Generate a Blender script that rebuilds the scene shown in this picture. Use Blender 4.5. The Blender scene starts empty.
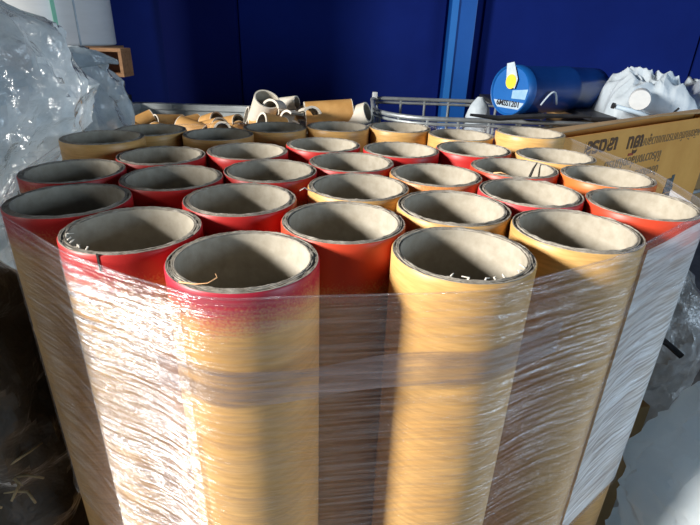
import bpy, bmesh, math, random
from mathutils import Vector, Matrix, Euler, noise

S = bpy.context.scene
COL = S.collection
R_ = math.radians
PI = math.pi
TOP = 1.15                                  # height of the tube tops above the floor

# ------------------------------------------------------------------ camera
cd = bpy.data.cameras.new('camera')
cd.sensor_width = 36.0
cd.lens = 492.26 * 36 / 700
cd.clip_start = 0.02
cam = bpy.data.objects.new('camera', cd)
COL.objects.link(cam)
cam.location = (0, 0, TOP + 0.2169)
cam.rotation_euler = (Matrix.Rotation(R_(90 - 24.985), 3, 'X') @ Matrix.Rotation(R_(1.933), 3, 'Z')).to_euler()
S.camera = cam

# ------------------------------------------------------------------ world, lights, exposure
S.view_settings.view_transform = 'Standard'
S.view_settings.look = 'None'
S.view_settings.gamma = 1
S.view_settings.use_curve_mapping = False
S.view_settings.exposure = 0.0
w = bpy.data.worlds.new('hall_ambience')
S.world = w
w.use_nodes = True
w.node_tree.nodes['Background'].inputs[0].default_value = (0.62, 0.74, 1.0, 1)
w.node_tree.nodes['Background'].inputs[1].default_value = 0.024


def area(name, loc, target, sx, sy, power, col, spread=180):
    l = bpy.data.lights.new(name, 'AREA')
    l.shape = 'RECTANGLE'; l.size = sx; l.size_y = sy
    l.energy = power; l.color = col; l.spread = R_(spread)
    o = bpy.data.objects.new(name, l); COL.objects.link(o)
    o.location = loc
    o.rotation_euler = (Vector(target) - Vector(loc)).to_track_quat('-Z', 'Y').to_euler()
    return o


# daylight through the loading door on the left and through an opening far on the right
area('loading_door_daylight', (-4.75, -1.45, TOP + 1.65), (0.1, 0.7, TOP - 0.1), 0.9, 1.0, 124, (1.0, 0.965, 0.90), 70)
area('side_opening_daylight', (4.1, -1.4, TOP + 0.45), (0.5, 1.1, TOP - 0.2), 2.4, 1.4, 85, (0.64, 0.82, 1.0), 150)


# ------------------------------------------------------------------ material helpers
def mat(name):
    m = bpy.data.materials.new(name); m.use_nodes = True
    return m, m.node_tree.nodes, m.node_tree.links, m.node_tree.nodes['Principled BSDF']


def coords(n, l, scale=(1, 1, 1), kind='Object'):
    tc = n.new('ShaderNodeTexCoord'); mp = n.new('ShaderNodeMapping')
    mp.inputs['Scale'].default_value = scale
    l.new(tc.outputs[kind], mp.inputs['Vector'])
    return mp.outputs['Vector']


def noise_tex(n, l, vec, scale, detail=4, rough=0.6):
    t = n.new('ShaderNodeTexNoise')
    t.inputs['Scale'].default_value = scale; t.inputs['Detail'].default_value = detail
    t.inputs['Roughness'].default_value = rough
    l.new(vec, t.inputs['Vector'])
    return t.outputs['Fac']


def ramp(n, l, fac, stops):
    r = n.new('ShaderNodeValToRGB')
    e = r.color_ramp.elements
    while len(e) < len(stops): e.new(0.5)
    for q, (p, c) in zip(e, stops):
        q.position = p; q.color = (*c, 1) if len(c) == 3 else c
    l.new(fac, r.inputs['Fac'])
    return r.outputs['Color']


def bump(n, l, fac, b, strength=0.3, dist=0.002):
    bp = n.new('ShaderNodeBump')
    bp.inputs['Strength'].default_value = strength; bp.inputs['Distance'].default_value = dist
    l.new(fac, bp.inputs['Height']); l.new(bp.outputs['Normal'], b.inputs['Normal'])


def simple(name, c1, c2, scale=20, rough=0.6, bstr=0.2, metal=0.0, stretch=(1, 1, 1), dist=0.002, alpha=1.0):
    m, n, l, b = mat(name)
    v = coords(n, l, stretch)
    f = noise_tex(n, l, v, scale)
    l.new(ramp(n, l, f, [(0.3, c1), (0.7, c2)]), b.inputs['Base Color'])
    b.inputs['Roughness'].default_value = rough
    b.inputs['Metallic'].default_value = metal
    b.inputs['Alpha'].default_value = alpha
    if bstr: bump(n, l, f, b, bstr, dist)
    return m


def math_node(n, l, op, a, b=None, clamp=False):
    m = n.new('ShaderNodeMath'); m.operation = op; m.use_clamp = clamp
    for i, x in enumerate((a, b)):
        if x is None: continue
        if isinstance(x, (int, float)): m.inputs[i].default_value = x
        else: l.new(x, m.inputs[i])
    return m.outputs[0]


def mix_rgb(n, l, fac, a, b):
    m = n.new('ShaderNodeMix'); m.data_type = 'RGBA'
    for s, x in ((m.inputs[0], fac), (m.inputs[6], a), (m.inputs[7], b)):
        if isinstance(x, tuple): s.default_value = (*x, 1)
        elif isinstance(x, (int, float)): s.default_value = x
        else: l.new(x, s)
    return m.outputs[2]


M = {}


def kraft_shell():
    """glossy tan kraft, sprayed at the top with the paint of the object's own paint_colour / paint_depth"""
    m, n, l, b = mat('kraft_shell')
    v = coords(n, l, (1, 1, 1))
    vs = coords(n, l, (6, 6, 60))
    f1 = noise_tex(n, l, v, 9, 5)
    f2 = noise_tex(n, l, vs, 5, 3)
    base = ramp(n, l, f1, [(0.3, (0.60, 0.335, 0.105)), (0.7, (0.74, 0.45, 0.165))])
    fib = ramp(n, l, f2, [(0.35, (0.80, 0.78, 0.74)), (0.65, (1, 1, 1))])
    mm = n.new('ShaderNodeMix'); mm.data_type = 'RGBA'; mm.blend_type = 'MULTIPLY'; mm.inputs[0].default_value = 1
    l.new(base, mm.inputs[6]); l.new(fib, mm.inputs[7])
    at = n.new('ShaderNodeAttribute'); at.attribute_type = 'OBJECT'; at.attribute_name = 'paint_depth'
    ac = n.new('ShaderNodeAttribute'); ac.attribute_type = 'OBJECT'; ac.attribute_name = 'paint_colour'
    tc = n.new('ShaderNodeTexCoord'); sp = n.new('ShaderNodeSeparateXYZ'); l.new(tc.outputs['Object'], sp.inputs[0])
    depth = math_node(n, l, 'SUBTRACT', 1.0, sp.outputs['Z'])            # below the rim
    g1 = noise_tex(n, l, coords(n, l, (1, 1, 0.4)), 14, 3)
    g2 = noise_tex(n, l, v, 420, 2)                                       # droplets of spray
    jit = math_node(n, l, 'MULTIPLY', math_node(n, l, 'SUBTRACT', g1, 0.5), 0.035)
    spk = math_node(n, l, 'MULTIPLY', math_node(n, l, 'SUBTRACT', g2, 0.5), 0.05)
    d2 = math_node(n, l, 'ADD', math_node(n, l, 'ADD', depth, jit), spk)
    t = math_node(n, l, 'SUBTRACT', at.outputs['Fac'], d2)
    fac = math_node(n, l, 'MULTIPLY', math_node(n, l, 'ADD', t, 0.012), 30, True)
    on = math_node(n, l, 'GREATER_THAN', at.outputs['Fac'], 0.001)
    fac = math_node(n, l, 'MULTIPLY', fac, on)
    l.new(mix_rgb(n, l, fac, mm.outputs[2], ac.outputs['Color']), b.inputs['Base Color'])
    b.inputs['Roughness'].default_value = 0.42
    b.inputs['Specular IOR Level'].default_value = 0.4
    bump(n, l, f2, b, 0.12, 0.001)
    return m


M['shell'] = kraft_shell()


def liner():
    m, n, l, b = mat('paper_liner')
    v = coords(n, l)
    f = noise_tex(n, l, v, 60, 5)
    l.new(ramp(n, l, f, [(0.3, (0.33, 0.29, 0.225)), (0.7, (0.43, 0.39, 0.32))]), b.inputs['Base Color'])
    b.inputs['Roughness'].default_value = 0.85
    bump(n, l, f, b, 0.25, 0.001)
    return m


M['liner'] = liner()
M['rim'] = simple('board_edge', (0.20, 0.17, 0.135), (0.42, 0.39, 0.34), 90, 0.9, 0.6, stretch=(1, 1, 1), dist=0.002)
M['fibre'] = simple('paper_fibre', (0.72, 0.66, 0.56), (0.85, 0.80, 0.72), 60, 0.9, 0)
M['fibre_tan'] = simple('kraft_fibre', (0.70, 0.36, 0.16), (0.85, 0.50, 0.25), 60, 0.8, 0)
M['dark'] = simple('dark_slit', (0.02, 0.018, 0.015), (0.04, 0.035, 0.03), 60, 0.9, 0)


def film(name, veil, gloss, tint, relief=0.010):
    """stretch film: clear, with long horizontal stretch streaks that catch the light"""
    m, n, l, b = mat(name)
    n.remove(b)
    out = n['Material Output']
    uv = n.new('ShaderNodeUVMap')
    def streak(sx, sy, det, rot):
        mp = n.new('ShaderNodeMapping'); mp.inputs['Scale'].default_value = (sx, sy, 1); mp.inputs['Rotation'].default_value = (0, 0, rot)
        l.new(uv.outputs[0], mp.inputs['Vector'])
        t = n.new('ShaderNodeTexNoise'); t.inputs['Scale'].default_value = 1; t.inputs['Detail'].default_value = det
        t.inputs['Roughness'].default_value = 0.65
        l.new(mp.outputs['Vector'], t.inputs['Vector'])
        return t.outputs['Fac']
    s1 = streak(7, 200, 4, R_(0.8))
    s2 = streak(4, 60, 3, R_(-1.2))
    s3 = streak(2.5, 3.5, 2, 0)
    h = math_node(n, l, 'ADD', math_node(n, l, 'MULTIPLY', s1, 0.45), math_node(n, l, 'MULTIPLY', s2, 1.0))
    bp = n.new('ShaderNodeBump'); bp.inputs['Strength'].default_value = 1.0; bp.inputs['Distance'].default_value = relief
    l.new(h, bp.inputs['Height'])
    gl = n.new('ShaderNodeBsdfGlossy'); gl.inputs['Roughness'].default_value = 0.20; gl.inputs['Color'].default_value = (0.95, 0.95, 0.97, 1)
    l.new(bp.outputs['Normal'], gl.inputs['Normal'])
    df = n.new('ShaderNodeBsdfDiffuse'); df.inputs['Color'].default_value = (*tint, 1)
    tl = n.new('ShaderNodeBsdfTranslucent'); tl.inputs['Color'].default_value = (*tint, 1)
    dm = n.new('ShaderNodeMixShader'); dm.inputs[0].default_value = 0.35
    l.new(df.outputs[0], dm.inputs[1]); l.new(tl.outputs[0], dm.inputs[2])
    tr = n.new('ShaderNodeBsdfTransparent'); tr.inputs['Color'].default_value = (0.97, 0.97, 0.98, 1)
    # veil amount follows the streaks
    vs = math_node(n, l, 'MULTIPLY', math_node(n, l, 'SUBTRACT', s1, 0.42), 3.0, True)
    vl = math_node(n, l, 'ADD', math_node(n, l, 'MULTIPLY', vs, veil), veil * 0.35)
    mx1 = n.new('ShaderNodeMixShader'); l.new(vl, mx1.inputs[0]); l.new(tr.outputs[0], mx1.inputs[1]); l.new(dm.outputs[0], mx1.inputs[2])
    gs = math_node(n, l, 'MULTIPLY', math_node(n, l, 'SUBTRACT', s3, 0.15), 1.6, True)
    gs2 = math_node(n, l, 'MULTIPLY', math_node(n, l, 'SUBTRACT', s1, 0.40), 4.0, True)
    gf = math_node(n, l, 'MULTIPLY', math_node(n, l, 'MULTIPLY', gs, gs2), gloss)
    mx2 = n.new('ShaderNodeMixShader'); l.new(gf, mx2.inputs[0]); l.new(mx1.outputs[0], mx2.inputs[1]); l.new(gl.outputs[0], mx2.inputs[2])
    l.new(mx2.outputs[0], out.inputs['Surface'])
    return m


M['film_shine'] = film('stretch_film_shine', 0.28, 0.80, (0.80, 0.80, 0.84), 0.014)  # glossier film for the added highlight layer
M['film'] = film('stretch_film', 0.12, 0.30, (0.72, 0.72, 0.78))
M['film_layer'] = film('stretch_film_fold', 1.1, 0.75, (0.86, 0.90, 0.93))
M['film_band'] = film('stretch_film_overlap', 0.56, 0.10, (0.30, 0.27, 0.29))


def bag_mat(name, c1, c2, alpha, rough=0.3, scale=7, bstr=0.8, trans=0.0, gloss=1.6):
    """polythene: diffuse and translucent body, glossy skin, partly see-through"""
    m, n, l, b = mat(name)
    n.remove(b)
    out = n['Material Output']
    v = coords(n, l)
    f = noise_tex(n, l, v, scale, 5, 0.65)
    vo = n.new('ShaderNodeTexVoronoi'); vo.inputs['Scale'].default_value = scale * 2.2
    l.new(v, vo.inputs['Vector'])
    h = math_node(n, l, 'ADD', f, math_node(n, l, 'MULTIPLY', vo.outputs['Distance'], 0.6))
    col = ramp(n, l, f, [(0.3, c1), (0.7, c2)])
    bp = n.new('ShaderNodeBump'); bp.inputs['Strength'].default_value = bstr; bp.inputs['Distance'].default_value = 0.02
    l.new(h, bp.inputs['Height'])
    df = n.new('ShaderNodeBsdfDiffuse'); tl = n.new('ShaderNodeBsdfTranslucent'); gl = n.new('ShaderNodeBsdfGlossy'); tr = n.new('ShaderNodeBsdfTransparent')
    gl.inputs['Roughness'].default_value = rough
    for q in (df, tl): l.new(col, q.inputs['Color'])
    for q in (df, gl): l.new(bp.outputs['Normal'], q.inputs['Normal'])
    def mx(fac, a, b_):
        x = n.new('ShaderNodeMixShader')
        if isinstance(fac, float): x.inputs[0].default_value = fac
        else: l.new(fac, x.inputs[0])
        l.new(a.outputs[0], x.inputs[1]); l.new(b_.outputs[0], x.inputs[2]); return x
    body = mx(trans, df, tl)
    fr = n.new('ShaderNodeFresnel'); fr.inputs['IOR'].default_value = 1.5; l.new(bp.outputs['Normal'], fr.inputs['Normal'])
    body = mx(math_node(n, l, 'MULTIPLY', fr.outputs[0], gloss, True), body, gl)
    if alpha < 1:
        a = n.new('ShaderNodeMapRange'); a.inputs[1].default_value = 0.3; a.inputs[2].default_value = 0.7
        a.inputs[3].default_value = alpha - 0.12; a.inputs[4].default_value = min(1, alpha + 0.12)
        l.new(f, a.inputs[0]); body = mx(a.outputs[0], tr, body)
    l.new(body.outputs[0], out.inputs['Surface'])
    return m


M['clear_bag'] = bag_mat('clear_polythene', (0.42, 0.52, 0.60), (0.60, 0.70, 0.78), 0.80, 0.22, 9, 0.8, 0.55)
M['haze_bag'] = bag_mat('smoky_polythene', (0.44, 0.47, 0.49), (0.66, 0.69, 0.71), 0.80, 0.3, 10, 0.8, 0.6)
M['white_bag'] = bag_mat('white_polythene', (0.62, 0.72, 0.81), (0.78, 0.86, 0.93), 1.0, 0.5, 5, 0.5, 0.25, 0.6)
M['thin_white_bag'] = bag_mat('thin_white_polythene', (0.72, 0.82, 0.90), (0.86, 0.93, 0.97), 1.0, 0.5, 5, 0.5, 0.45, 0.6)
M['dark_sack'] = bag_mat('shade_dark_sack', (0.030, 0.025, 0.018), (0.075, 0.062, 0.045), 1.0, 0.6, 6)  # dark base colour carries the shade that falls on the sack
M['wall'] = simple('blue_sheet_wall', (0.0028, 0.014, 0.15), (0.0038, 0.018, 0.18), 3, 0.75, 0.05)
M['wall'].node_tree.nodes['Principled BSDF'].inputs['Specular IOR Level'].default_value = 0.15
M['wall_dark'] = simple('navy_post', (0.002, 0.008, 0.10), (0.003, 0.010, 0.12), 3, 0.75, 0.05)
M['wall_dark'].node_tree.nodes['Principled BSDF'].inputs['Specular IOR Level'].default_value = 0.15
M['post_blue'] = simple('bright_blue_post', (0.006, 0.10, 0.44), (0.008, 0.12, 0.50), 4, 0.45, 0.05)
M['post_edge'] = simple('pale_blue_flange', (0.02, 0.19, 0.62), (0.03, 0.21, 0.66), 4, 0.45, 0.05)
M['floor'] = simple('worn_concrete', (0.10, 0.095, 0.09), (0.20, 0.19, 0.18), 6, 0.85, 0.3)
M['wood'] = simple('pallet_wood', (0.20, 0.10, 0.045), (0.34, 0.18, 0.085), 12, 0.8, 0.4, stretch=(1, 6, 6))
M['steel'] = simple('galvanised_steel', (0.36, 0.40, 0.42), (0.58, 0.62, 0.64), 25, 0.45, 0.1, metal=0.6)
M['bin'] = simple('zinc_sheet', (0.40, 0.44, 0.45), (0.58, 0.62, 0.63), 8, 0.6, 0.1, metal=0.2)
M['offcut'] = simple('kraft_offcut', (0.50, 0.25, 0.07), (0.70, 0.40, 0.14), 14, 0.6, 0.2)
M['offcut_pale'] = simple('pale_offcut', (0.62, 0.56, 0.46), (0.78, 0.73, 0.64), 14, 0.7, 0.2)
M['offcut_edge'] = simple('offcut_cut_edge', (0.70, 0.62, 0.50), (0.86, 0.80, 0.70), 40, 0.9, 0.3)
M['drum'] = simple('blue_drum_plastic', (0.003, 0.032, 0.16), (0.005, 0.042, 0.20), 8, 0.32, 0.08)
M['lid'] = simple('blue_drum_lid', (0.006, 0.11, 0.40), (0.010, 0.13, 0.45), 8, 0.4, 0.05)
M['sticker_white'] = simple('sticker_white', (0.40, 0.52, 0.64), (0.48, 0.60, 0.72), 30, 0.5, 0)
M['sticker_pale'] = simple('sticker_pale_blue', (0.22, 0.42, 0.62), (0.34, 0.54, 0.72), 30, 0.5, 0)
M['sticker_yellow'] = simple('sticker_yellow', (0.80, 0.60, 0.03), (0.92, 0.74, 0.08), 30, 0.5, 0)
M['tape'] = simple('silvery_tape', (0.42, 0.52, 0.60), (0.66, 0.74, 0.80), 30, 0.3, 0)
M['ink'] = simple('black_ink', (0.012, 0.012, 0.02), (0.03, 0.03, 0.04), 40, 0.7, 0)
M['ink_brown'] = simple('brown_ink', (0.10, 0.050, 0.025), (0.14, 0.075, 0.035), 40, 0.8, 0)
M['ink_faint'] = simple('faint_ink', (0.24, 0.15, 0.07), (0.30, 0.19, 0.09), 40, 0.8, 0)
M['ink_red'] = simple('red_ink', (0.32, 0.05, 0.03), (0.38, 0.08, 0.04), 40, 0.8, 0)
M['ink_blue'] = simple('bluegrey_ink', (0.06, 0.08, 0.09), (0.10, 0.12, 0.12), 40, 0.8, 0)
M['carton'] = simple('yellow_carton', (0.64, 0.295, 0.058), (0.76, 0.385, 0.09), 6, 0.7, 0.1)
M['carton_in'] = simple('carton_inside', (0.40, 0.26, 0.13), (0.50, 0.34, 0.18), 10, 0.8, 0.1)
M['carton_brown'] = simple('brown_carton', (0.28, 0.16, 0.055), (0.38, 0.23, 0.09), 8, 0.75, 0.1)
M['white_roll'] = simple('white_film_roll', (0.80, 0.80, 0.78), (0.88, 0.88, 0.86), 4, 0.35, 0.05, stretch=(1, 1, 6))
M['green'] = simple('green_strip', (0.20, 0.62, 0.42), (0.28, 0.70, 0.50), 10, 0.5, 0)
M['black'] = simple('black_strap', (0.015, 0.016, 0.018), (0.03, 0.03, 0.035), 30, 0.5, 0.1)
M['rubber'] = simple('white_cap', (0.55, 0.58, 0.60), (0.65, 0.67, 0.68), 30, 0.5, 0.1)
M['straw'] = simple('dry_shred', (0.22, 0.18, 0.10), (0.40, 0.33, 0.20), 30, 0.8, 0.1)
M['hole_back'] = simple('dark_brown_back', (0.16, 0.09, 0.07), (0.24, 0.14, 0.10), 30, 0.7, 0.1)


# ------------------------------------------------------------------ object helpers
def link(name, me, m, parent=None):
    o = bpy.data.objects.new(name, me); COL.objects.link(o)
    if m is not None and not me.materials:
        me.materials.append(m)
    if parent is not None: o.parent = parent
    return o


def obj(name, bm, m, parent=None, smooth=False, auto=None):
    me = bpy.data.meshes.new(name)
    bmesh.ops.recalc_face_normals(bm, faces=bm.faces[:])
    bm.to_mesh(me); bm.free()
    if smooth:
        for p in me.polygons: p.use_smooth = True
    if auto is not None:
        for p in me.polygons: p.use_smooth = True
        me.set_sharp_from_angle(angle=R_(auto))
    return link(name, me, m, parent)


def thing(name, label, cat, loc=(0, 0, 0), rot=(0, 0, 0), group=None):
    o = bpy.data.objects.new(name, None); COL.objects.link(o)
    o.empty_display_size = 0.05
    o.location = loc; o.rotation_euler = rot
    return tag(o, label, cat, group)


def tag(o, label, cat, group=None):
    o['label'] = label; o['category'] = cat
    if group: o['group'] = group
    return o


def box(bm, c, s, mx=None, bev=0.0):
    r = bmesh.ops.create_cube(bm, size=1)
    vs = r['verts']
    for v in vs: v.co = Vector((v.co.x * s[0] + c[0], v.co.y * s[1] + c[1], v.co.z * s[2] + c[2]))
    if bev:
        es = {e for v in vs for e in v.link_edges}
        q = bmesh.ops.bevel(bm, geom=list(es), offset=bev, segments=2, affect='EDGES', profile=0.7)
        vs = list({v for f in q['faces'] for v in f.verts} | {v for v in vs if v.is_valid})
    if mx is not None:
        bmesh.ops.transform(bm, matrix=mx, verts=[v for v in vs if v.is_valid])


def tube(bm, pts, r, seg=8, cap=True):
    """a bent round bar through pts; r a number or a list"""
    pts = [Vector(p) for p in pts]
    rs = r if isinstance(r, (list, tuple)) else [r] * len(pts)
    rings = []
    up = Vector((0, 0, 1))
    prev = None
    for i, p in enumerate(pts):
        d = (pts[min(i + 1, len(pts) - 1)] - pts[max(i - 1, 0)]).normalized()
        if prev is None:
            a = d.cross(up)
            if a.length < 0.1: a = d.cross(Vector((1, 0, 0)))
        else:
            a = prev - d * prev.dot(d)
        a.normalize(); prev = a
        b = d.cross(a)
        rings.append([bm.verts.new(p + (a * math.cos(t) + b * math.sin(t)) * rs[i]) for t in [2 * PI * k / seg for k in range(seg)]])
    for A, B in zip(rings, rings[1:]):
        for k in range(seg):
            bm.faces.new((A[k], A[(k + 1) % seg], B[(k + 1) % seg], B[k]))
    if cap:
        bm.faces.new(rings[0][::-1]); bm.faces.new(rings[-1])


def lathe(bm, prof, seg=64, a0=0.0, a1=2 * PI, closed_prof=False, jit=None):
    """revolve (r, z) points about z"""
    full = abs(a1 - a0 - 2 * PI) < 1e-6
    n = seg if full else seg + 1
    cols = []
    for k in range(n):
        t = a0 + (a1 - a0) * k / seg
        c = []
        for j, (r, z) in enumerate(prof):
            dz = jit(j, t) if jit else 0
            c.append(bm.verts.new((r * math.cos(t), r * math.sin(t), z + dz)))
        cols.append(c)
    m = len(prof)
    for k in range(seg):
        A, B = cols[k], cols[(k + 1) % n]
        for j in range(m if closed_prof else m - 1):
            bm.faces.new((A[j], B[j], B[(j + 1) % m], A[(j + 1) % m]))
    if closed_prof and not full:
        bm.faces.new(cols[0][::-1]); bm.faces.new(cols[-1])


def txt(name, body, size, m, parent, loc, rot, bold=0.0, depth=0.0006, sx=1.0):
    cu = bpy.data.curves.new(name, 'FONT')
    cu.body = body; cu.size = size; cu.offset = bold; cu.extrude = depth; cu.align_x = 'CENTER'; cu.align_y = 'CENTER'
    cu.resolution_u = 3
    t = bpy.data.objects.new('tmp_text', cu); COL.objects.link(t)
    dg = bpy.context.evaluated_depsgraph_get()
    me = bpy.data.meshes.new_from_object(t.evaluated_get(dg))
    bpy.data.objects.remove(t)
    me.name = name
    me.materials.clear()
    o = link(name, me, m, parent)
    o.location = loc; o.rotation_euler = rot; o.scale = (sx, 1, 1)
    return o


# ------------------------------------------------------------------ the hall
def struct(name, bm, m, parent=None):
    o = obj(name, bm, m, parent)
    o['kind'] = 'structure'
    return o


b = bmesh.new(); box(b, (0, 0.4, -0.05), (9, 7.2, 0.1)); struct('floor', b, M['floor'])
b = bmesh.new(); box(b, (0, 3.75, 1.9), (9, 0.1, 3.8)); wall = struct('wall_back', b, M['wall'])
# vertical sheets of the back wall, a dark post and the bright blue column
for x0, x1 in ((-4.4, -2.62), (-2.6, -1.32), (-0.80, 0.58), (0.84, 2.3), (2.32, 4.4)):
    bb = bmesh.new(); box(bb, ((x0 + x1) / 2, 3.69, 1.9), (x1 - x0, 0.02, 3.8)); obj('panel', bb, M['wall'], wall)
b = bmesh.new(); box(b, (-1.06, 3.66, 1.9), (0.50, 0.09, 3.8), bev=0.004); struct('trim_1', b, M['wall_dark'])
b = bmesh.new(); box(b, (0.680, 3.63, 1.9), (0.160, 0.14, 3.8), bev=0.004); p = struct('trim_2', b, M['post_blue'])
b = bmesh.new(); box(b, (0.618, 3.552, 1.9), (0.042, 0.016, 3.8)); obj('flange', b, M['post_edge'], p)

# ------------------------------------------------------------------ pallet under the tubes
pal = thing('wooden_pallet', 'wooden pallet under the wrapped bundle of cardboard tubes', 'pallet', (-0.02, 0.84, 0))
for k in range(7):
    b = bmesh.new(); box(b, (-0.48 + k * 0.16, 0, 0.139), (0.12, 0.92, 0.022), bev=0.002); obj('deck_board', b, M['wood'], pal)
for k in range(3):
    for j in range(3):
        b = bmesh.new(); box(b, (-0.47 + k * 0.47, -0.40 + j * 0.40, 0.075), (0.14, 0.12, 0.106), bev=0.002); obj('block', b, M['wood'], pal)
for k in range(3):
    b = bmesh.new(); box(b, (0, -0.40 + k * 0.40, 0.011), (1.08, 0.12, 0.022), bev=0.002); obj('base_board', b, M['wood'], pal)

# ------------------------------------------------------------------ the cardboard tubes
TR, TI, TL = 0.0792, 0.0682, 1.0
RED = (0.47, 0.022, 0.020); CRIM = (0.44, 0.018, 0.040); ORED = (0.56, 0.055, 0.022); ORG = (0.66, 0.16, 0.035); PINK = (0.55, 0.045, 0.05)
T = [  # key, x, y, top offset, paint depth, paint colour, label
 ('A1', -0.110, 0.469, 0, 0.036, CRIM, 'crimson-topped cardboard tube foremost on the left, largest red-rimmed opening'),
 ('A2', 0.125, 0.504, 0, 0, RED, 'unpainted tan tube in front centre, nearest the camera with white fuzz on rim'),
 ('A3', 0.285, 0.588, 0, 0, RED, 'unpainted tan tube at the right end of the front row'),
 ('B1', -0.258, 0.541, 0, 0.048, RED, 'red-topped tube with a dark notch in its rim, left of the crimson one'),
 ('B0', -0.382, 0.642, 0, 0.040, RED, 'red-topped tube at the far left corner of the wrapped bundle'),
 ('B2', -0.010, 0.601, 0, 0.075, ORED, 'tube with orange-red fading to tan, between the two foremost tubes'),
 ('B3', 0.142, 0.661, 0, 0.0, RED, 'tan tube directly behind the foremost unpainted one'),
 ('B4', 0.432, 0.709, 0, 0.050, ORED, 'orange-red tube at the far right corner of the wrapped bundle'),
 ('C1', -0.158, 0.670, 0, 0.05, RED, 'red tube in second row, behind and between the two left front tubes'),
 ('C2', 0.008, 0.752, 0, 0.0, RED, 'tan tube in mid bundle with paper wisp beside its rim'),
 ('C3', 0.278, 0.749, 0, 0.05, PINK, 'pinkish-red tube behind the right front tan tube'),
 ('C4', 0.452, 0.867, 0, 0.045, ORG, 'orange tube on the right side beside the yellow carton'),
 ('C5', 0.142, 0.837, 0, 0.012, ORG, 'tan tube with faint orange lip in the middle of the bundle'),
 ('C6', -0.289, 0.764, 0, 0.05, RED, 'red tube behind the notched one on the left'),
 ('C7', -0.142, 0.827, 0, 0.05, RED, 'red tube in third row, left of the bundle centre'),
 ('C8', -0.003, 0.906, 0, 0.045, RED, 'red tube behind the tan mid-bundle tube with the wisp'),
 ('C9', 0.297, 0.907, 0, 0.04, ORED, 'orange-red tube with a dark sliver sticking out of its opening'),
 ('D1', 0.417, 1.020, 0, 0.0, RED, 'yellow-tan tube next to the carton corner, behind the orange one'),
 ('D2', -0.358, 0.905, 0, 0.035, RED, 'dull red tube in the shade, fourth row on the left'),
 ('D3', -0.211, 0.968, 0, 0.04, RED, 'dark red tube in fourth row, between two other shaded red tubes'),
 ('D4', -0.062, 1.049, 0, 0.04, RED, 'dark red tube in fourth row, left of the bright red pair'),
 ('D5', 0.094, 1.026, 0, 0.05, RED, 'bright red tube in fourth row, left one of the pair below the cage'),
 ('D6', 0.256, 1.058, 0, 0.05, RED, 'bright red tube in fourth row, right one of the pair beside the tall tan tube'),
 ('L0', -0.452, 0.790, 0, 0.03, RED, 'shaded tube at left edge, half covered by the clear plastic'),
 ('TL', -0.505, 1.000, 0.012, 0, RED, 'tall bare tan tube at back left, next to the clear plastic bag'),
 ('TR', 0.384, 1.205, 0.016, 0, RED, 'tall bare tan tube at back right, below the blue drum'),
 ('E1', -0.445, 1.152, 0.0, 0, RED, 'last-row tan tube half hidden behind the tall tan one on the left'),
 ('E2', -0.315, 1.160, -0.002, 0, RED, 'back-row tan tube below the ring-shaped offcut in the bin'),
 ('E3', -0.185, 1.245, -0.002, 0, RED, 'back-row tan tube below the big pale offcut'),
 ('E4', -0.038, 1.280, 0.0, 0, RED, 'back-row tan tube below the right end of the offcut bin'),
 ('E5', 0.115, 1.285, 0.0, 0, RED, 'rearmost tan tube below the left corner of the steel cage'),
 ('E6', 0.258, 1.240, -0.002, 0, RED, 'back-row tan tube left of the tall tan tube below the drum'),
]
# settle the footprint so that no two tubes press into each other
P = [Vector((t[1], t[2])) for t in T]
for it in range(400):
    for i in range(len(P)):
        for j in range(i):
            d = P[i] - P[j]
            g = 2 * TR + 0.0012 - d.length
            if g > 0:
                d.normalize()
                wi = 0.5 if T[i][0][0] in 'ABCD' else 0.5
                P[i] += d * g * wi * 0.5; P[j] -= d * g * (1 - wi) * 0.5
TP = {t[0]: p for t, p in zip(T, P)}

NS = 72


def shell_mesh():
    b = bmesh.new()
    zs = [0, 0.2, 0.4, 0.6, 0.8, 0.9, 0.96, 0.988, 0.9985]
    lathe(b, [(TR - 0.0008, 0.0)] + [(TR, z) for z in zs[1:]] + [(TR - 0.0012, 1.0)], NS)
    me = bpy.data.meshes.new('shell'); bm_done(b, me, M['shell']); return me


def bm_done(b, me, m):
    bmesh.ops.recalc_face_normals(b, faces=b.faces[:])
    b.to_mesh(me); b.free()
    for p in me.polygons: p.use_smooth = True
    me.materials.append(m)


def liner_mesh():
    b = bmesh.new()
    lathe(b, [(TI, 0), (TI, 0.5), (TI, 0.9), (TI, 0.997), (TI + 0.0009, 0.9995)], NS)
    me = bpy.data.meshes.new('liner'); bm_done(b, me, M['liner'])
    me.flip_normals()
    return me


def rim_mesh(seed):
    """top edge of the board: wound plies, each a little higher or lower and slightly frayed"""
    b = bmesh.new()
    rnd = random.Random(seed)
    prof = []
    n = 5
    r0, r1 = TI + 0.0008, TR - 0.0010
    ply = (r1 - r0) / n
    for k in range(n):
        a = r0 + k * ply
        hgt = 1.0 + rnd.uniform(-0.0006, 0.0014)
        prof += [(a + 0.00018, hgt - 0.0020), (a + 0.00022, hgt), (a + ply - 0.00022, hgt), (a + ply - 0.00018, hgt - 0.0020)]
    def jit(j, t):
        k = j // 4
        v = noise.noise(Vector((math.cos(t) * 5 + seed * 3, math.sin(t) * 5, k * 1.7))) * 0.0011
        v += noise.noise(Vector((math.cos(t) * 22 + seed, math.sin(t) * 22, k * 3.1))) * 0.0006
        return v
    lathe(b, prof, NS * 2, jit=jit)
    me = bpy.data.meshes.new('rim'); bm_done(b, me, M['rim'])
    me.set_sharp_from_angle(angle=R_(35))
    return me


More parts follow.
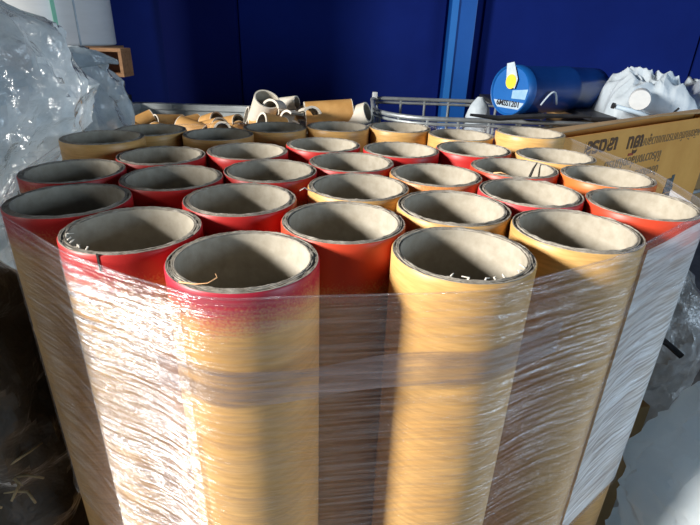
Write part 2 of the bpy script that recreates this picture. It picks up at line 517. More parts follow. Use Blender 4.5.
SH, LI = shell_mesh(), liner_mesh()
RI = [rim_mesh(s) for s in range(4)]
TUBE = {}; RIM = {}
for i, (key, x, y, dz, dep, colr, lab) in enumerate(T):
    p = TP[key]
    t = thing('cardboard_tube', lab, 'tube', (p.x, p.y, TOP - TL + dz), (0, 0, i * 2.399), 'cardboard tubes wrapped on the pallet')
    s = link('shell', SH, None, t)
    s['paint_depth'] = float(dep); s['paint_colour'] = [float(c) for c in colr]
    link('liner', LI, None, t); RIM[key] = link('rim', RI[i % 4], None, t)
    TUBE[key] = t


def fibre(key, pts, r, m, name='paper_fibre'):
    """a torn wisp on the rim of a tube, points given from the tube's centre at rim height"""
    b = bmesh.new(); tube(b, pts, [r * (1 - 0.6 * k / (len(pts) - 1)) for k in range(len(pts))], 5)
    t = TUBE[key]
    o = obj(name, b, m, RIM[key], smooth=True)
    o.rotation_euler = (0, 0, -t.rotation_euler.z); o.location = (0, 0, TL)
    return o


fibre('A1', [(-0.048, -0.060, 0.001), (-0.030, -0.069, 0.004), (-0.018, -0.070, 0.006), (-0.010, -0.066, 0.010), (-0.012, -0.064, 0.013)], 0.0008, M['fibre_tan'])
rnd = random.Random(5)
for k in range(7):
    a = R_(-112 + k * 13 + rnd.uniform(-4, 4)); rr = TI + 0.001
    c = Vector((math.cos(a) * rr, math.sin(a) * rr, 0))
    fibre('A2', [c, c + Vector((rnd.uniform(-.003, .003), 0.002, 0.0015)), c + Vector((rnd.uniform(-.006, .006), 0.003, rnd.uniform(0.001, 0.0035)))], 0.0012, M['fibre'])
for k in range(6):
    a = R_(-150 + k * 9 + rnd.uniform(-4, 4)); rr = TI + 0.001
    c = Vector((math.cos(a) * rr, math.sin(a) * rr, 0))
    fibre('B1', [c, c + Vector((rnd.uniform(-.003, .003), 0.003, 0.002)), c + Vector((rnd.uniform(-.006, .006), 0.006, rnd.uniform(0.0, 0.002)))], 0.0010, M['fibre'])
fibre('C2', [(-0.066, -0.040, 0.0), (-0.076, -0.046, 0.006), (-0.079, -0.052, 0.010), (-0.086, -0.055, 0.006)], 0.0012, M['fibre'])
fibre('C9', [(-0.050, -0.050, 0.001), (-0.040, -0.056, 0.004), (-0.026, -0.060, 0.001)], 0.0016, M['fibre_tan'])
fibre('C9', [(0.040, 0.02, -0.022), (0.046, 0.025, -0.006), (0.052, 0.028, 0.004)], [0.003][0], M['dark'], 'sliver')
# dark notch in the front lip of the notched tube
b = bmesh.new(); box(b, (-0.004, -TR, -0.008), (0.0022, 0.0012, 0.020)); o = obj('notch', b, M['dark'], RIM['B1'])
o.rotation_euler = (0, 0, -TUBE['B1'].rotation_euler.z); o.location = (0, 0, TL)

# ------------------------------------------------------------------ stretch film around the bundle
pts = []
for k, p in TP.items():
    for a in range(96):
        t = 2 * PI * a / 96
        pts.append((p.x + (TR + 0.0022) * math.cos(t), p.y + (TR + 0.0022) * math.sin(t)))
pts.sort()


def half(pp):
    h = []
    for q in pp:
        while len(h) >= 2 and (h[-1][0] - h[-2][0]) * (q[1] - h[-2][1]) - (h[-1][1] - h[-2][1]) * (q[0] - h[-2][0]) <= 0: h.pop()
        h.append(q)
    return h[:-1]


hull = half(pts) + half(pts[::-1])
hv = [Vector(q) for q in hull] ; hv.append(hv[0])
seglen = [(b_ - a_).length for a_, b_ in zip(hv, hv[1:])]
PER = sum(seglen)
NU = 760
loop = []
acc, k = 0.0, 0
for i in range(NU):
    s = PER * i / NU
    while acc + seglen[k] < s: acc += seglen[k]; k += 1
    loop.append(hv[k].lerp(hv[k + 1], (s - acc) / seglen[k]))
free = []
for q in loop:
    d = min((q - p).length for p in P) - TR
    free.append(min(1, max(0, (d - 0.003) / 0.02)))

XT = [(-0.6, -0.002), (-0.30, -0.003), (-0.22, -0.006), (-0.17, -0.004), (0.12, -0.005), (0.2, -0.001), (0.29, 0.001), (0.33, 0.009), (0.46, 0.011), (0.7, 0.008)]


def lerp_tab(tab, x):
    if x <= tab[0][0]: return tab[0][1]
    for (x0, y0), (x1, y1) in zip(tab, tab[1:]):
        if x <= x1: return y0 + (y1 - y0) * (x - x0) / (x1 - x0)
    return tab[-1][1]


def film_sheet(name, m, top, bot, NV, off, rng, parent, amp=1.0):
    """a strip of film on the loop between top(q) and bot(q)"""
    b = bmesh.new(); uvl = b.loops.layers.uv.new('UVMap')
    cols = []
    idx = list(rng)
    closed = len(idx) == NU
    for i in idx:
        q = loop[i]; nx = loop[(i + 1) % NU] - loop[i - 1]; nrm = Vector((nx.y, -nx.x)).normalized()
        zt, zb = top(q), bot(q)
        col = []
        for j in range(NV + 1):
            v = j / NV; z = zt + (zb - zt) * v
            u = PER * i / NU
            rid = noise.noise(Vector((u * 5.0, z * 60 + u * 1.0, 1.3))) + 0.6 * noise.noise(Vector((u * 9.0, z * 130 - u * 1.5, 7.7)))
            o_ = off + free[i] * amp * 0.0022 * rid + 0.0003 * rid * amp
            o_ -= free[i] * amp * 0.006 * math.sin(PI * v)
            o_ = max(o_, off - 0.0008 - free[i] * 0.012)
            col.append(b.verts.new((q.x + nrm.x * o_, q.y + nrm.y * o_, TOP + z)))
        cols.append((col, PER * i / NU, zt, zb))
    n = len(cols)
    for k in range(n if closed else n - 1):
        A, B = cols[k], cols[(k + 1) % n]
        u0 = A[1]; u1 = B[1] if B[1] > A[1] else PER
        for j in range(NV):
            f = b.faces.new((A[0][j], A[0][j + 1], B[0][j + 1], B[0][j]))
            za0 = A[2] + (A[3] - A[2]) * j / NV; za1 = A[2] + (A[3] - A[2]) * (j + 1) / NV
            zb0 = B[2] + (B[3] - B[2]) * j / NV; zb1 = B[2] + (B[3] - B[2]) * (j + 1) / NV
            for lp, uvc in zip(f.loops, ((u0, za0), (u0, za1), (u1, zb1), (u1, zb0))): lp[uvl].uv = uvc
    return obj(name, b, m, parent, smooth=True)


filmT = thing('stretch_film', 'clear stretch film wound around the bundle of cardboard tubes', 'film', (0, 0, 0))
ftop = lambda q: lerp_tab(XT, q.x)
fbot = lambda q: -0.495 - 0.02 * q.x
film_sheet('film_sheet', M['film'], ftop, fbot, 150, 0.0, range(NU), filmT, 0.6)
front = [i for i in range(NU) if loop[i].y < 0.75]
# the run of front indices in order along the loop
st = next(i for i in range(NU) if loop[i].y < 0.60 and loop[i - 1].y >= 0.60)
run = []
i = st
while loop[i % NU].y < 0.60 or len(run) < 5:
    run.append(i % NU); i += 1
film_sheet('overlap_band', M['film_band'], lambda q: -0.083 + 0.05 * (q.x + 0.1) + 0.004 * math.sin(q.x * 30), lambda q: -0.124 + 0.05 * (q.x + 0.1) + 0.004 * math.sin(q.x * 25 + 1), 14, 0.0018, [i for i in run if -0.20 < loop[i].x < 0.24], filmT, 0.3)
fold = [i for i in range(NU) if loop[i].x > 0.345 and loop[i].y < 0.80]
fold.sort(key=lambda i: (i - st) % NU)
film_sheet('film_layer', M['film_layer'], lambda q: ftop(q) - 0.012, lambda q: fbot(q) + 0.004, 120, 0.0012, fold, filmT, 0.8)
shine = [i for i in run if -0.315 < loop[i].x < -0.155]
film_sheet('film_layer', M['film_shine'], lambda q: ftop(q) - 0.014 - 0.01 * math.sin(q.x * 23), lambda q: fbot(q) + 0.004, 130, 0.0014, shine, filmT, 1.0)  # extra glossy layer added to strengthen the highlight on the left
# rolled upper and lower hem
for nm, fz, rr in (('upper_hem', ftop, 0.0011), ('lower_hem', fbot, 0.0035)):
    b = bmesh.new()
    ring = [(q.x + 0.0, q.y, TOP + fz(q) + 0.0015 * noise.noise(Vector((q.x * 9, q.y * 9, 2)))) for q in loop[::4]]
    tube(b, ring + [ring[0]], rr, 6, False)
    uvl = b.loops.layers.uv.new('UVMap')
    for f in b.faces:
        for lp in f.loops: lp[uvl].uv = (lp.vert.co.x * 3, lp.vert.co.z * 8)
    obj(nm, b, M['film'], filmT, smooth=True)


# ------------------------------------------------------------------ crumpled bags
def bag(name, m, label, cat, loc, prof, nu=120, nv=110, crumple=0.03, fine=0.012, seed=0, lean=(0, 0), sq=(1, 1), scale_n=6.0):
    """an upright crumpled bag: prof is a list of (height, radius)"""
    b = bmesh.new()
    H = prof[-1][0]
    rows = []
    for j in range(nv + 1):
        v = j / nv; z = H * v; r = lerp_tab(prof, z)
        row = []
        for k in range(nu):
            t = 2 * PI * k / nu
            p = Vector((math.cos(t) * r * sq[0], math.sin(t) * r * sq[1], z))
            q = p * scale_n + Vector((seed * 5.1, seed * 3.7, 0))
            d = crumple * noise.noise(q * 0.45)
            d += crumple * (0.5 - abs(noise.noise(q * 1.0)) * 2.2)
            d += fine * (0.5 - abs(noise.noise(q * 2.6 + Vector((9, 1, 4)))) * 2.0)
            d += fine * 0.5 * (0.5 - abs(noise.noise(q * 6.0)) * 2.0)
            s = min(1, r / 0.08)
            n_ = Vector((math.cos(t), math.sin(t), 0))
            dz = crumple * 0.6 * noise.noise(q * 0.8 + Vector((3, 8, 1))) * (v > 0.02)
            row.append(b.verts.new((p.x + n_.x * d * s + lean[0] * v, p.y + n_.y * d * s + lean[1] * v, max(0.001, z + dz))))
        rows.append(row)
    for A, B in zip(rows, rows[1:]):
        for k in range(nu): b.faces.new((A[k], A[(k + 1) % nu], B[(k + 1) % nu], B[k]))
    b.faces.new(rows[0][::-1]); b.faces.new(rows[-1])
    o = obj(name, b, m, None, auto=28)
    o.location = loc
    return tag(o, label, cat)


bag('plastic_bag', M['clear_bag'], 'big crumpled clear plastic bag at the left edge, leaning over the tubes', 'plastic bag', (-0.87, 1.0, 0),
    [(0, .10), (.7, .11), (0.98, .16), (1.10, .22), (1.16, .28), (1.25, .31), (1.34, .29), (1.41, .21), (1.47, .05)], 150, 130, crumple=0.035, fine=0.014, seed=1, sq=(1, 1.0))
bag('plastic_bag', M['clear_bag'], 'clear plastic bag added at the left edge to shade the red corner tube', 'plastic bag', (-0.86, 0.46, 0),  # mostly out of view; added and raised to shade the left corner tubes
    [(0, .09), (.5, .10), (0.95, .12), (1.12, .17), (1.20, .19), (1.28, .17), (1.35, .12), (1.40, .04)], 110, 110, crumple=0.03, fine=0.012, seed=7, sq=(1, 1.15))
sheet = bag('plastic_sheet', M['clear_bag'], 'folded clear plastic sheet with peaked corner beside the white roll', 'plastic sheet', (-0.76, 1.44, 0),
    [(0, .10), (.9, .12), (1.08, .125), (1.17, .11), (1.24, .095), (1.29, .065), (1.315, .02)], crumple=0.022, fine=0.014, seed=4)
b = bmesh.new()
pk = []
for k in range(9):
    u = k / 8
    c = Vector((-0.055 + 0.175 * u, -0.085 + 0.06 * u, 1.265 + 0.030 * math.sin(u * 2.2) - 0.012 * u))
    pk.append([b.verts.new(c + Vector((0.0, math.cos(t) * 0.035 * (1.08 - u) + 0.004 * noise.noise(Vector((k * .9, t, 1))), math.sin(t) * 0.042 * (1.06 - u) ** 0.8 + 0.006 * noise.noise(Vector((k * 1.3, t * 2, 5)))))) for t in [2 * PI * q / 14 for q in range(14)]])
for A, B in zip(pk, pk[1:]):
    for q in range(14): b.faces.new((A[q], A[(q + 1) % 14], B[(q + 1) % 14], B[q]))
b.faces.new(pk[0][::-1]); b.faces.new(pk[-1])
obj('peak_fold', b, M['clear_bag'], sheet, auto=25)
bag('sack', M['dark_sack'], 'sack coloured dark for shade at lower left beside the tubes', 'sack', (-0.675, 0.69, 0),
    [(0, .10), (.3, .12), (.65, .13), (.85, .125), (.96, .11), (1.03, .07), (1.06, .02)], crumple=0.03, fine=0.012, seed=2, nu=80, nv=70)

# dry shreds lying on the sack
rnd = random.Random(11)
for k in range(26):
    a = rnd.uniform(0, 2 * PI); rr = rnd.uniform(0.02, 0.17)
    a = R_(-20 - 80 * rnd.random()); zz = rnd.uniform(0.55, 0.93); c = Vector((-0.675 + math.cos(a) * 0.135, 0.69 + math.sin(a) * 0.135, zz))
    d = Vector((rnd.uniform(-1, 1), rnd.uniform(-1, 1), rnd.uniform(-0.3, 0.3))).normalized() * rnd.uniform(0.02, 0.045)
    e = Vector((rnd.uniform(-1, 1), rnd.uniform(-1, 1), rnd.uniform(0, 1))) * 0.012
    b = bmesh.new(); tube(b, [-d, -d * 0.3 + e, d * 0.4 + e * 0.6, d], [0.0022, 0.0028, 0.0024, 0.0012], 5)
    o = obj('dry_shred', b, M['straw'], None, smooth=True); o.location = c
    tag(o, 'thin dry straw-like shred lying on the dark sack at lower left', 'straw', 'dry shreds on the sack')

# right side
bag('white_bag', M['thin_white_bag'], 'full white plastic bag at the lower right edge beside the bundle', 'plastic bag', (0.86, 0.66, 0),
    [(0, .21), (.3, .24), (.55, .25), (.70, .21), (.79, .14), (.84, .07), (.88, .045), (.93, .06), (.95, .02)], crumple=0.038, fine=0.018, seed=6, nu=100, nv=90)
bag('smoky_bag', M['haze_bag'], 'smoky clear plastic bag with brown stains behind the lower white bag', 'plastic bag', (0.76, 1.09, 0),
    [(0, .12), (.4, .13), (.7, .12), (.83, .085), (.90, .03)], crumple=0.025, fine=0.012, seed=8, nu=90, nv=80)
bx = thing('brown_carton', 'small brown carton wedged between tubes and the lower white bag', 'box', (0.625, 0.95, 0), (0, 0, R_(15)))
b = bmesh.new(); box(b, (0, 0, 0.31), (0.10, 0.16, 0.62), bev=0.003); obj('body', b, M['carton_brown'], bx)
b = bmesh.new(); box(b, (0, 0, 0.621), (0.104, 0.03, 0.002)); obj('tape', b, M['carton_in'], bx)
b = bmesh.new(); tube(b, [(0.60, 0.93, 0.835), (0.64, 0.90, 0.815), (0.68, 0.875, 0.79), (0.70, 0.86, 0.775)], 0.0065, 6)
st_ = obj('strap', b, M['black'], None); tag(st_, 'short black strap lying against the smoky bag at right', 'strap')

# ------------------------------------------------------------------ yellow carton with lettering, behind the tubes on the right
ang = math.atan2(0.456, 0.618)
ct = thing('carton', 'yellow printed carton with upside-down lettering behind the tubes on the right', 'box', (0.531, 1.313, 0), (0, 0, ang))
CW, CD, CH = 1.04, 0.085, TOP - 0.020
th = 0.005
b = bmesh.new(); box(b, (CW / 2, th / 2, CH / 2), (CW, th, CH)); cf = obj('front_wall', b, M['carton'], ct)
b = bmesh.new(); box(b, (CW / 2, CD - th / 2, CH / 2), (CW, th, CH)); obj('back_wall', b, M['carton'], ct)
for xx in (th / 2, CW - th / 2):
    b = bmesh.new(); box(b, (xx, CD / 2, CH / 2), (th, CD - 2 * th - .001, CH)); obj('side_wall', b, M['carton'], ct)
b = bmesh.new()
fl = [(-0.02, CD, 0.004), (CW, CD, 0.006), (CW, 0.002, 0.014), (CW * 0.93, 0.004, 0.012), (CW * 0.6, 0.030, 0.016), (CW * 0.25, 0.034, 0.010), (-0.02, 0.030, 0.004)]
vb = [b.verts.new(Vector(q) + Vector((0, 0, CH))) for q in fl]; vt = [b.verts.new(Vector(q) + Vector((0, 0, CH + .004))) for q in fl]
b.faces.new(vb); b.faces.new(vt[::-1])
for k in range(7): b.faces.new((vb[k], vb[(k + 1) % 7], vt[(k + 1) % 7], vt[k]))
obj('top_flap', b, M['carton_in'], ct)
# print on the front: the carton stands upside down
FR = (R_(90), PI, 0)                          # facing -y, turned upside down
def face_txt(name, body, size, m, u, dz, bold=0.0, sx=1.0):
    return txt(name, body, size, m, cf, (u, -0.0008, CH - dz), (R_(90), R_(180), 0), bold, 0.0004, sx)
face_txt('lettering', 'เลดรส', 0.062, M['ink_brown'], 0.235, 0.040, 0.0022, 1.15)
face_txt('lettering', 'เย็น', 0.062, M['ink_brown'], 0.435, 0.046, 0.0022, 1.10)
face_txt('small_print', 'ผลิตภัณฑ์อาหารตามแนวลูกศร', 0.044, M['ink_faint'], 0.685, 0.052, 0.0, 0.85)
face_txt('small_print', 'โปรดวางกล่องในที่ร่ม', 0.044, M['ink_faint'], 0.46, 0.105, 0.0006, 1.0)
face_txt('small_print', 'ป้องกันความร้อน', 0.042, M['ink_faint'], 0.51, 0.155, 0.0006)
face_txt('small_print', 'และความชื้น', 0.040, M['ink_faint'], 0.56, 0.205, 0.0006)
b = bmesh.new(); box(b, (0.425, -0.0006, CH - 0.083), (0.032, 0.0012, 0.008)); obj('red_mark', b, M['ink_red'], cf)
# bluish emblem low on the right of the face
b = bmesh.new()
for (u, z, sx_, sz_) in ((0.785, 0.272, 0.085, 0.014), (0.785, 0.250, 0.07, 0.024), (0.77, 0.222, 0.03, 0.03), (0.80, 0.217, 0.022, 0.04)):
    box(b, (u, -0.0007, CH - z), (sx_, 0.0012, sz_))
obj('emblem', b, M['ink_blue'], cf)

# ------------------------------------------------------------------ bin of offcuts
bn = thing('offcut_bin', 'pale grey metal bin holding tube offcuts behind the bundle', 'bin', (-0.53, 2.12, 0))
BW, BD, BH = 1.16, 0.98, TOP - 0.152
for nm, c, s in (('side_panel', (0, BD / 2, BH / 2), (BW, 0.015, BH)), ('side_panel', (0, -BD / 2, BH / 2), (BW, 0.015, BH)),
                 ('end_panel', (-BW / 2, 0, BH / 2), (0.015, BD - .02, BH)), ('end_panel', (BW / 2, 0, BH / 2), (0.015, BD - .02, BH))):
    b = bmesh.new(); box(b, c, s, bev=0.002); obj(nm, b, M['bin'], bn)
for nm, c, s in (('rim_rail', (0, BD / 2, BH), (BW + .05, 0.045, 0.03)), ('rim_rail', (0, -BD / 2, BH), (BW + .05, 0.045, 0.03)),
                 ('rim_rail', (-BW / 2, 0, BH), (0.045, BD - .05, 0.03)), ('rim_rail', (BW / 2, 0, BH), (0.045, BD - .05, 0.03))):
    b = bmesh.new(); box(b, c, s, bev=0.006); obj(nm, b, M['bin'], bn)
b = bmesh.new(); box(b, (0, 0, BH - 0.12), (BW - .02, BD - .02, 0.02)); obj('inner_floor', b, M['bin'], bn)
b = bmesh.new(); box(b, (-BW / 2 - 0.045, BD / 2 - 0.05, BH / 2 + 0.03), (0.055, 0.055, BH + 0.05), bev=0.004); obj('corner_post', b, M['black'], bn)


def offcut(loc, rot, r, ln, wall=0.16, arc=2 * PI, pale=False, label='', a0=0.0):
    t = thing('tube_offcut', label, 'offcut', loc, rot, 'tube offcuts in the bin')
    ri = r * (1 - wall)
    b = bmesh.new()
    lathe(b, [(ri, -ln / 2), (r, -ln / 2 + .0015), (r, ln / 2 - .0015), (ri, ln / 2)], 28, a0, a0 + arc)
    me_o = obj('shell', b, M['offcut_pale'] if pale else M['offcut'], t, auto=40)
    b = bmesh.new()
    lathe(b, [(ri, ln / 2 + .0005), (ri - .0005, -ln / 2 - .0005)], 28, a0, a0 + arc); obj('liner', b, M['liner'], t, smooth=True)
    for sg in (-1, 1):
        b = bmesh.new()
        lathe(b, [(ri - .0004, sg * (ln / 2 + .0006)), (r + .0003, sg * (ln / 2 + .0006)), (r + .0003, sg * (ln / 2 - .002)), (ri - .0004, sg * (ln / 2 - .002))], 28, a0, a0 + arc, True)
        obj('cut_edge', b, M['offcut_edge'], t)
    return t


Z = TOP
# the ones that stand out
offcut((-0.383, 2.13, Z - 0.089), (R_(28), R_(24), 0), 0.054, 0.125, 0.10, pale=True, label='big pale offcut standing highest on the heap in the bin')
offcut((-0.323, 1.98, Z - 0.126), (R_(75), 0, R_(-55)), 0.045, 0.10, label='cut yellow offcut lying against the big pale one')
offcut((-0.513, 1.92, Z - 0.134), (R_(83), 0, R_(22)), 0.033, 0.11, 0.2, label='small offcut showing its ring-shaped end towards the camera')
offcut((-0.333, 2.10, Z - 0.079), (R_(80), 0, R_(-20)), 0.040, 0.07, 0.2, PI * 0.9, True, 'pale curved half offcut right of the big pale one', 0.15)
offcut((-0.248, 2.02, Z - 0.109), (R_(80), 0, R_(-40)), 0.040, 0.07, 0.2, PI * 0.85, True, 'pale curved half offcut, middle one of three hooked ends', 0.9)
offcut((-0.183, 2.02, Z - 0.094), (R_(78), 0, R_(25)), 0.042, 0.08, 0.2, PI * 0.7, True, 'pale curved half offcut, rightmost of three hooked ends', 0.3)
offcut((-0.113, 2.16, Z - 0.094), (0, R_(86), R_(10)), 0.052, 0.20, label='long yellow offcut lying across the heap right of the big pale one')
offcut((0.017, 2.16, Z - 0.096), (R_(20), R_(70), 0), 0.042, 0.08, pale=True, label='short pale offcut at the right end of the long yellow one')
offcut((-0.293, 2.26, Z - 0.074), (0, R_(80), R_(-20)), 0.030, 0.08, pale=True, label='small white offcut behind the hooked ends')
offcut((-0.113, 1.90, Z - 0.146), (R_(60), 0, R_(80)), 0.034, 0.07, label='small rounded offcut in front of the long yellow one')
offcut((0.017, 1.92, Z - 0.139), (R_(70), R_(20), R_(70)), 0.034, 0.06, arc=PI * 1.1, label='pointed yellow offcut fragment below the short pale one')
offcut((0.057, 2.00, Z - 0.146), (R_(40), R_(40), R_(20)), 0.030, 0.05, arc=PI * 1.2, label='tiny yellow offcut fragment at the right end of the bin')
# the rest of the heap
rnd = random.Random(21)
spots = []
for r_ in range(1, 4):
    for c_ in range(10):
        spots.append((-1.02 + c_ * 0.107 + rnd.uniform(-.02, .02) + (r_ % 2) * 0.04, 1.74 + r_ * 0.185 + rnd.uniform(-.03, .03)))
LAB = ['yellow offcut in the heap filling the bin', 'brown offcut in the heap filling the bin']
for k, (x, y) in enumerate(spots):
    rr = rnd.uniform(0.032, 0.046)
    z = Z - 0.212 + rr * 0.4 + (0.03 if x > -0.5 else 0) + (0.02 if y > 2.1 else 0)
    if x > -0.02: continue
    offcut((x, y, z), (R_(rnd.uniform(60, 110)), rnd.uniform(-.3, .3), rnd.uniform(0, PI)), rr, rnd.uniform(0.08, 0.15), 0.15,
           label='tan offcut in the bin heap, ' + ('towards its left end' if x < -0.75 else 'left of the ring-shaped offcut end' if x < -0.56 else 'around the big pale offcut' if x < -0.3 else 'towards its right end') + (', back row' if y > 2.2 else ', middle row' if y > 2.03 else ', front row'))

# ------------------------------------------------------------------ steel cage with rounded corners
cg = thing('steel_cage', 'galvanised steel pallet cage with rounded top rail behind the bundle', 'cage', (0, 0, 0))
CX0, CX1, CY0, CY1 = 0.085, 1.62, 2.05, 2.70
def round_rect(z, rc, n=7, x0=CX0, x1=CX1, y0=CY0, y1=CY1):
    o_ = []
    for cx, cy, s in ((x1 - rc, y1 - rc, 0), (x0 + .06, y1 - .06, 1), (x0 + rc, y0 + rc, 2), (x1 - rc, y0 + rc, 3)):
        r2 = 0.06 if s == 1 else rc
        for k in range(n + 1):
            a = s * PI / 2 + PI / 2 * k / n
            o_.append((cx + math.cos(a) * r2, cy + math.sin(a) * r2, z))
    return o_
for z, r in ((TOP - 0.088, 0.010), (TOP - 0.108, 0.007), (TOP - 0.36, 0.009), (TOP - 0.64, 0.009), (0.16, 0.012)):
    L = round_rect(z, 0.26)
    b = bmesh.new(); tube(b, L + [L[0], L[1]], r, 8, False); obj('rail', b, M['steel'], cg, smooth=True)
LL = [Vector(q) for q in round_rect(0, 0.26, 16)]; LL.append(LL[0])
acc = 0.0; nxt = 0.03
for a_, b_ in zip(LL, LL[1:]):
    d = (b_ - a_).length
    while acc + d >= nxt:
        q = a_.lerp(b_, (nxt - acc) / d)
        bb = bmesh.new(); tube(bb, [(q.x, q.y, 0.0), (q.x, q.y, 0.6), (q.x, q.y, TOP - 0.083)], 0.007, 6); obj('bar', bb, M['steel'], cg, smooth=True)
        nxt += 0.125
    acc += d
b = bmesh.new(); box(b, (CX0 + 0.015, CY1 - 0.015, TOP - 0.075), (0.028, 0.028, 0.04), bev=0.008); obj('corner_cap', b, M['rubber'], cg)

# plank across the cage that carries the drum, and odds and ends on it
for x, y0_, lab in ((0.70, 2.03, 'dark plank laid across the cage under the drum lid'), (0.98, 2.03, 'dark plank laid across the cage under the far end of the drum')):
    b = bmesh.new(); box(b, (0, 0.34, 0), (0.10, 0.72, 0.018), bev=0.002)
    o = obj('plank', b, M['black'], None); o.location = (x, y0_, TOP - 0.083 + 0.012 + 0.0095); tag(o, lab, 'plank')
b = bmesh.new(); tube(b, [(0.44, 1.95, TOP - 0.052), (0.55, 1.955, TOP - 0.062), (0.72, 1.945, TOP - 0.046), (0.90, 1.95, TOP - 0.044)], [0.005, 0.011, 0.010, 0.006], 6)
o = obj('dark_rod', b, M['black'], None); tag(o, 'dark bent rod lying in front of the blue drum lid', 'rod')
bag('white_rag', M['white_bag'], 'small white plastic scrap hanging on the cage left of the drum lid', 'plastic scrap', (0.555, 2.30, TOP - 0.17), [(0, .05), (.06, .055), (.11, .04), (.15, .012)], 40, 30, 0.012, 0.006, 3)

# ------------------------------------------------------------------ blue drum lying on its side
D0 = Vector((0.612, 2.06, TOP + 0.030)); D1 = Vector((1.07, 2.37, TOP + 0.020))
ax = (D1 - D0); DL = ax.length; ax.normalize()
dr = thing('drum', 'blue plastic drum lying on its side with stickers on its lid', 'drum', D0)
# local z along the axis from lid to bottom, local y about upwards
xax = Vector((0, 0, 1)).cross(ax).normalized(); yax = ax.cross(xax)
dr.rotation_euler = Matrix((xax, yax, ax)).transposed().to_euler()
DR = 0.096
b = bmesh.new()
lathe(b, [(0.0, DL), (DR * 0.86, DL), (DR * .92, DL - .008), (DR * .93, DL - .06), (DR * .95, DL * .62), (DR * .985, DL * .60), (DR * .985, DL * .57), (DR * .95, DL * .55), (DR * .96, 0.05), (DR * .96, 0.0)], 56)
obj('body', b, M['drum'], dr, auto=40)
b = bmesh.new()
lathe(b, [(DR * .99, 0.035), (DR * 1.0, 0.03), (DR * 1.0, -0.004), (DR * .97, -0.010), (DR * .93, -0.008), (DR * .90, -0.002), (0, -0.002)], 56)
lid = obj('lid', b, M['lid'], dr, auto=40)
# bail handle
b = bmesh.new()
hp = []
# the lid is seen from -z: screen right is -x of the local frame
for k in range(9):
    t = k / 8
    hp.append(Vector((-DR * 0.99 - 0.004 - 0.012 * math.sin(PI * t), -0.045 + 0.0 * t + 0.05 * math.sin(PI * t), 0.07 + 0.10 * t)))
tube(b, hp, 0.0035, 6); obj('handle', b, M['tape'], dr, smooth=True)
def disc(name, m, pl, zz=-0.0040):
    b = bmesh.new(); A = [b.verts.new((x, y, zz)) for x, y in pl]; B = [b.verts.new((x, y, zz + .0012)) for x, y in pl]
    b.faces.new(A); b.faces.new(B[::-1])
    for k in range(len(pl)): b.faces.new((A[k], A[(k + 1) % len(pl)], B[(k + 1) % len(pl)], B[k]))
    return obj(name, b, m, lid)
ARC = [(DR * .9 * math.cos(a), DR * .9 * math.sin(a)) for a in [R_(-148 + 116 * k / 16) for k in range(17)]]
yl = -0.030
low = [(x, y) for x, y in [(DR * .88 * math.cos(R_(a)), DR * .88 * math.sin(R_(a))) for a in range(208, 333, 4)] if -0.070 < y < yl]
disc('label', M['sticker_white'], low, -0.0034)
txt('lettering', '6MSS1201', 0.030, M['ink'], lid, (0, -0.049, -0.0048), (0, PI, 0), 0.0008, 0.0004, 0.92)
disc('pale_label', M['sticker_pale'], [(-0.012, -0.028), (-0.078, -0.026), (-0.084, 0.012), (-0.012, 0.002)], -0.0036)
disc('tape_strip', M['tape'], [(0.030, 0.098), (-0.004, 0.106), (-0.034, 0.046), (-0.026, 0.010), (0.018, 0.018)], -0.0115)
disc('round_sticker', M['sticker_yellow'], [(-0.004 + 0.025 * math.cos(2 * PI * k / 24), 0.034 + 0.027 * math.sin(2 * PI * k / 24)) for k in range(24)], -0.0130)

# ------------------------------------------------------------------ white polythene heap in the cage
def heap(name, m, label, cat, loc, sx, sy, h, seed, n=110, cr=0.045):
    b = bmesh.new(); rows = []
    for j in range(n + 1):
        row = []
        for i in range(n + 1):
            x = -1 + 2 * i / n; y = -1 + 2 * j / n
            e = max(0, 1 - abs(x) ** 3) * max(0, 1 - abs(y) ** 3)
            q = Vector((x * sx, y * sy, seed * 3.3)) * 10
            z = h * e ** 0.35
            z += cr * (0.5 - abs(noise.noise(q)) * 2.2) * e + cr * 0.45 * (0.5 - abs(noise.noise(q * 2.4)) * 2) * e + cr * 0.9 * noise.noise(q * 0.5) * e
            row.append(b.verts.new((x * sx + 0.02 * noise.noise(q * 1.3), y * sy + 0.02 * noise.noise(q * 1.1 + Vector((4, 4, 4))), max(0, z))))
        rows.append(row)
    for A, B in zip(rows, rows[1:]):
        for k in range(n): b.faces.new((A[k], A[k + 1], B[k + 1], B[k]))
    base = [b.verts.new((x * sx, y * sy, -0.004)) for x, y in ((-1, -1), (1, -1), (1, 1), (-1, 1))]
    b.faces.new(base[::-1])
    o = obj(name, b, m, None, auto=30); o.location = loc
    return tag(o, label, cat)


b = bmesh.new(); box(b, (1.28, 2.35, (TOP - 0.10) / 2), (0.62, 0.50, TOP - 0.10 - 0.004), bev=0.01)
o = obj('packing_box', b, M['carton_brown'], None); tag(o, 'brown packing box inside the cage under the white polythene heap', 'box')
heap('polythene_heap', M['white_bag'], 'crumpled white polythene heap right behind the drum and reel', 'plastic sheet', (1.235, 2.22, TOP - 0.100), 0.18, 0.13, 0.185, 3, 110, 0.055)
heap('polythene_bundle', M['white_bag'], 'folded white polythene bundle at the right edge above the carton', 'plastic sheet', (1.60, 2.26, TOP - 0.100), 0.18, 0.16, 0.175, 9, 110, 0.055)
rl = thing('film_reel', 'small white film reel end poking out of the polythene heap', 'reel', (1.135, 2.075, TOP + 0.018), (R_(90), 0, R_(-28)))
b = bmesh.new(); lathe(b, [(0.0, 0.10), (0.036, 0.10), (0.038, 0.095), (0.038, 0.004), (0.034, 0), (0.014, 0), (0.013, 0.01), (0, 0.01)], 32); obj('winding', b, M['rubber'], rl, auto=40)
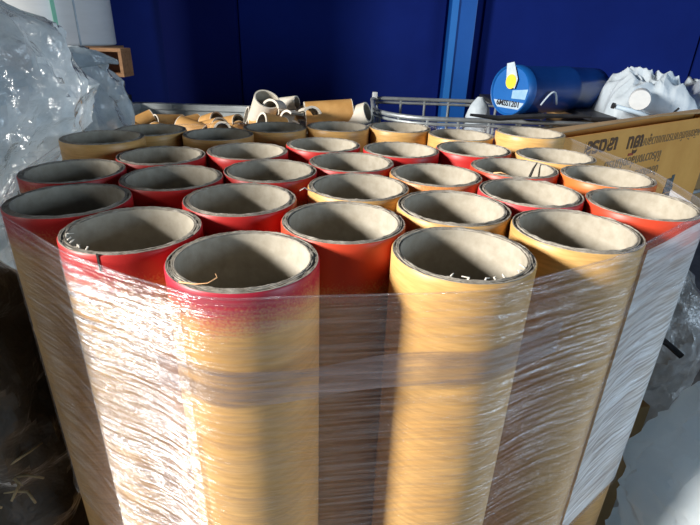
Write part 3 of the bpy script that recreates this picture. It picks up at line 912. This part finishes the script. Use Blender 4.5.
b = bmesh.new(); lathe(b, [(0.013, -0.002), (0.016, -0.002), (0.016, 0.02), (0.013, 0.02)], 24, closed_prof=True); obj('core', b, M['sticker_white'], rl)
b = bmesh.new(); tube(b, [(1.02, 2.02, TOP - 0.012), (1.10, 2.0, TOP - 0.030), (1.18, 1.98, TOP - 0.052)], 0.009, 8)
b2 = thing('white_pipe', 'thin white pipe lying aslant in front of the film reel', 'pipe', (0, 0, 0))
obj('pipe', b, M['sticker_white'], b2, smooth=True)
b = bmesh.new(); tube(b, [(1.016, 2.021, TOP - 0.0111), (1.005, 2.0238, TOP - 0.0086)], 0.011, 8); obj('end_cap', b, M['black'], b2)
b = bmesh.new(); tube(b, [(1.17, 1.96, TOP - 0.055), (1.21, 1.965, TOP - 0.03), (1.235, 1.97, TOP - 0.005)], 0.004, 6)
o = obj('wire', b, M['black'], None); tag(o, 'short dark wire sticking up in front of the white polythene', 'wire')

# ------------------------------------------------------------------ white roll on its stand at the back left
rz = TOP + 0.128
ro = thing('film_roll', 'large upright white film roll with green strip behind the clear bag', 'roll', (-1.53, 2.55, rz))
b = bmesh.new(); lathe(b, [(0.06, 0), (0.345, 0), (0.35, 0.005), (0.35, 0.995), (0.345, 1.0), (0.06, 1.0)], 72, closed_prof=True); obj('winding', b, M['white_roll'], ro, auto=40)
b = bmesh.new(); lathe(b, [(0.05, -0.0), (0.0595, -0.0), (0.0595, 1.01), (0.05, 1.01)], 32, closed_prof=True); obj('core', b, M['offcut'], ro, auto=40)
def strip(name, a, wd, m, r=0.3512):
    b = bmesh.new()
    lathe(b, [(r, 0.0), (r + .002, 0.002), (r + .002, 0.998), (r, 1.0)], 4, a, a + wd / r, True); obj(name, b, m, ro)
strip('green_strip', R_(-46), 0.016, M['green']); strip('seam', R_(-31), 0.008, M['tape'])
sp = thing('stillage', 'brown wooden stillage under the white film roll', 'stand', (-1.53, 2.43, 0))
for y in (-0.20, 0, 0.15):
    b = bmesh.new(); box(b, (0, y, rz - 0.0615), (0.78, 0.07, 0.077), bev=0.003); obj('bearer', b, M['wood'], sp)
for k in range(5):
    b = bmesh.new(); box(b, (-0.32 + k * 0.16, -0.02, rz - 0.0115), (0.13, 0.42, 0.022), bev=0.002); obj('deck_board', b, M['wood'], sp)
for x in (-0.35, 0.30):
    for y in (-0.18, 0.14):
        b = bmesh.new(); box(b, (x, y, (rz - 0.101) / 2), (0.07, 0.07, rz - 0.101), bev=0.003); obj('leg', b, M['wood'], sp)
# open box end that juts out on the right: four boards round a dark hole
fx0, fx1, fz0, fz1 = 0.405, 0.535, TOP + 0.015, TOP + 0.128
for nm, cx, cz, wx, wz in (('end_board', (fx0 + fx1) / 2, fz1 - 0.007, fx1 - fx0, 0.014), ('end_board', (fx0 + fx1) / 2, fz0 + 0.007, fx1 - fx0, 0.014),
                           ('end_board', fx1 - 0.007, (fz0 + fz1) / 2, 0.014, fz1 - fz0 - 0.029), ('end_board', fx0 + 0.007, (fz0 + fz1) / 2, 0.014, fz1 - fz0 - 0.029)):
    b = bmesh.new(); box(b, (cx, -0.14, cz), (wx, 0.10, wz), bev=0.001); obj(nm, b, M['wood'], sp)
b = bmesh.new(); box(b, ((fx0 + fx1) / 2, -0.10, (fz0 + fz1) / 2), (fx1 - fx0 - 0.03, 0.01, fz1 - fz0 - 0.03)); obj('end_back', b, M['hole_back'], sp)  # darker brown panel closing the hole at the back
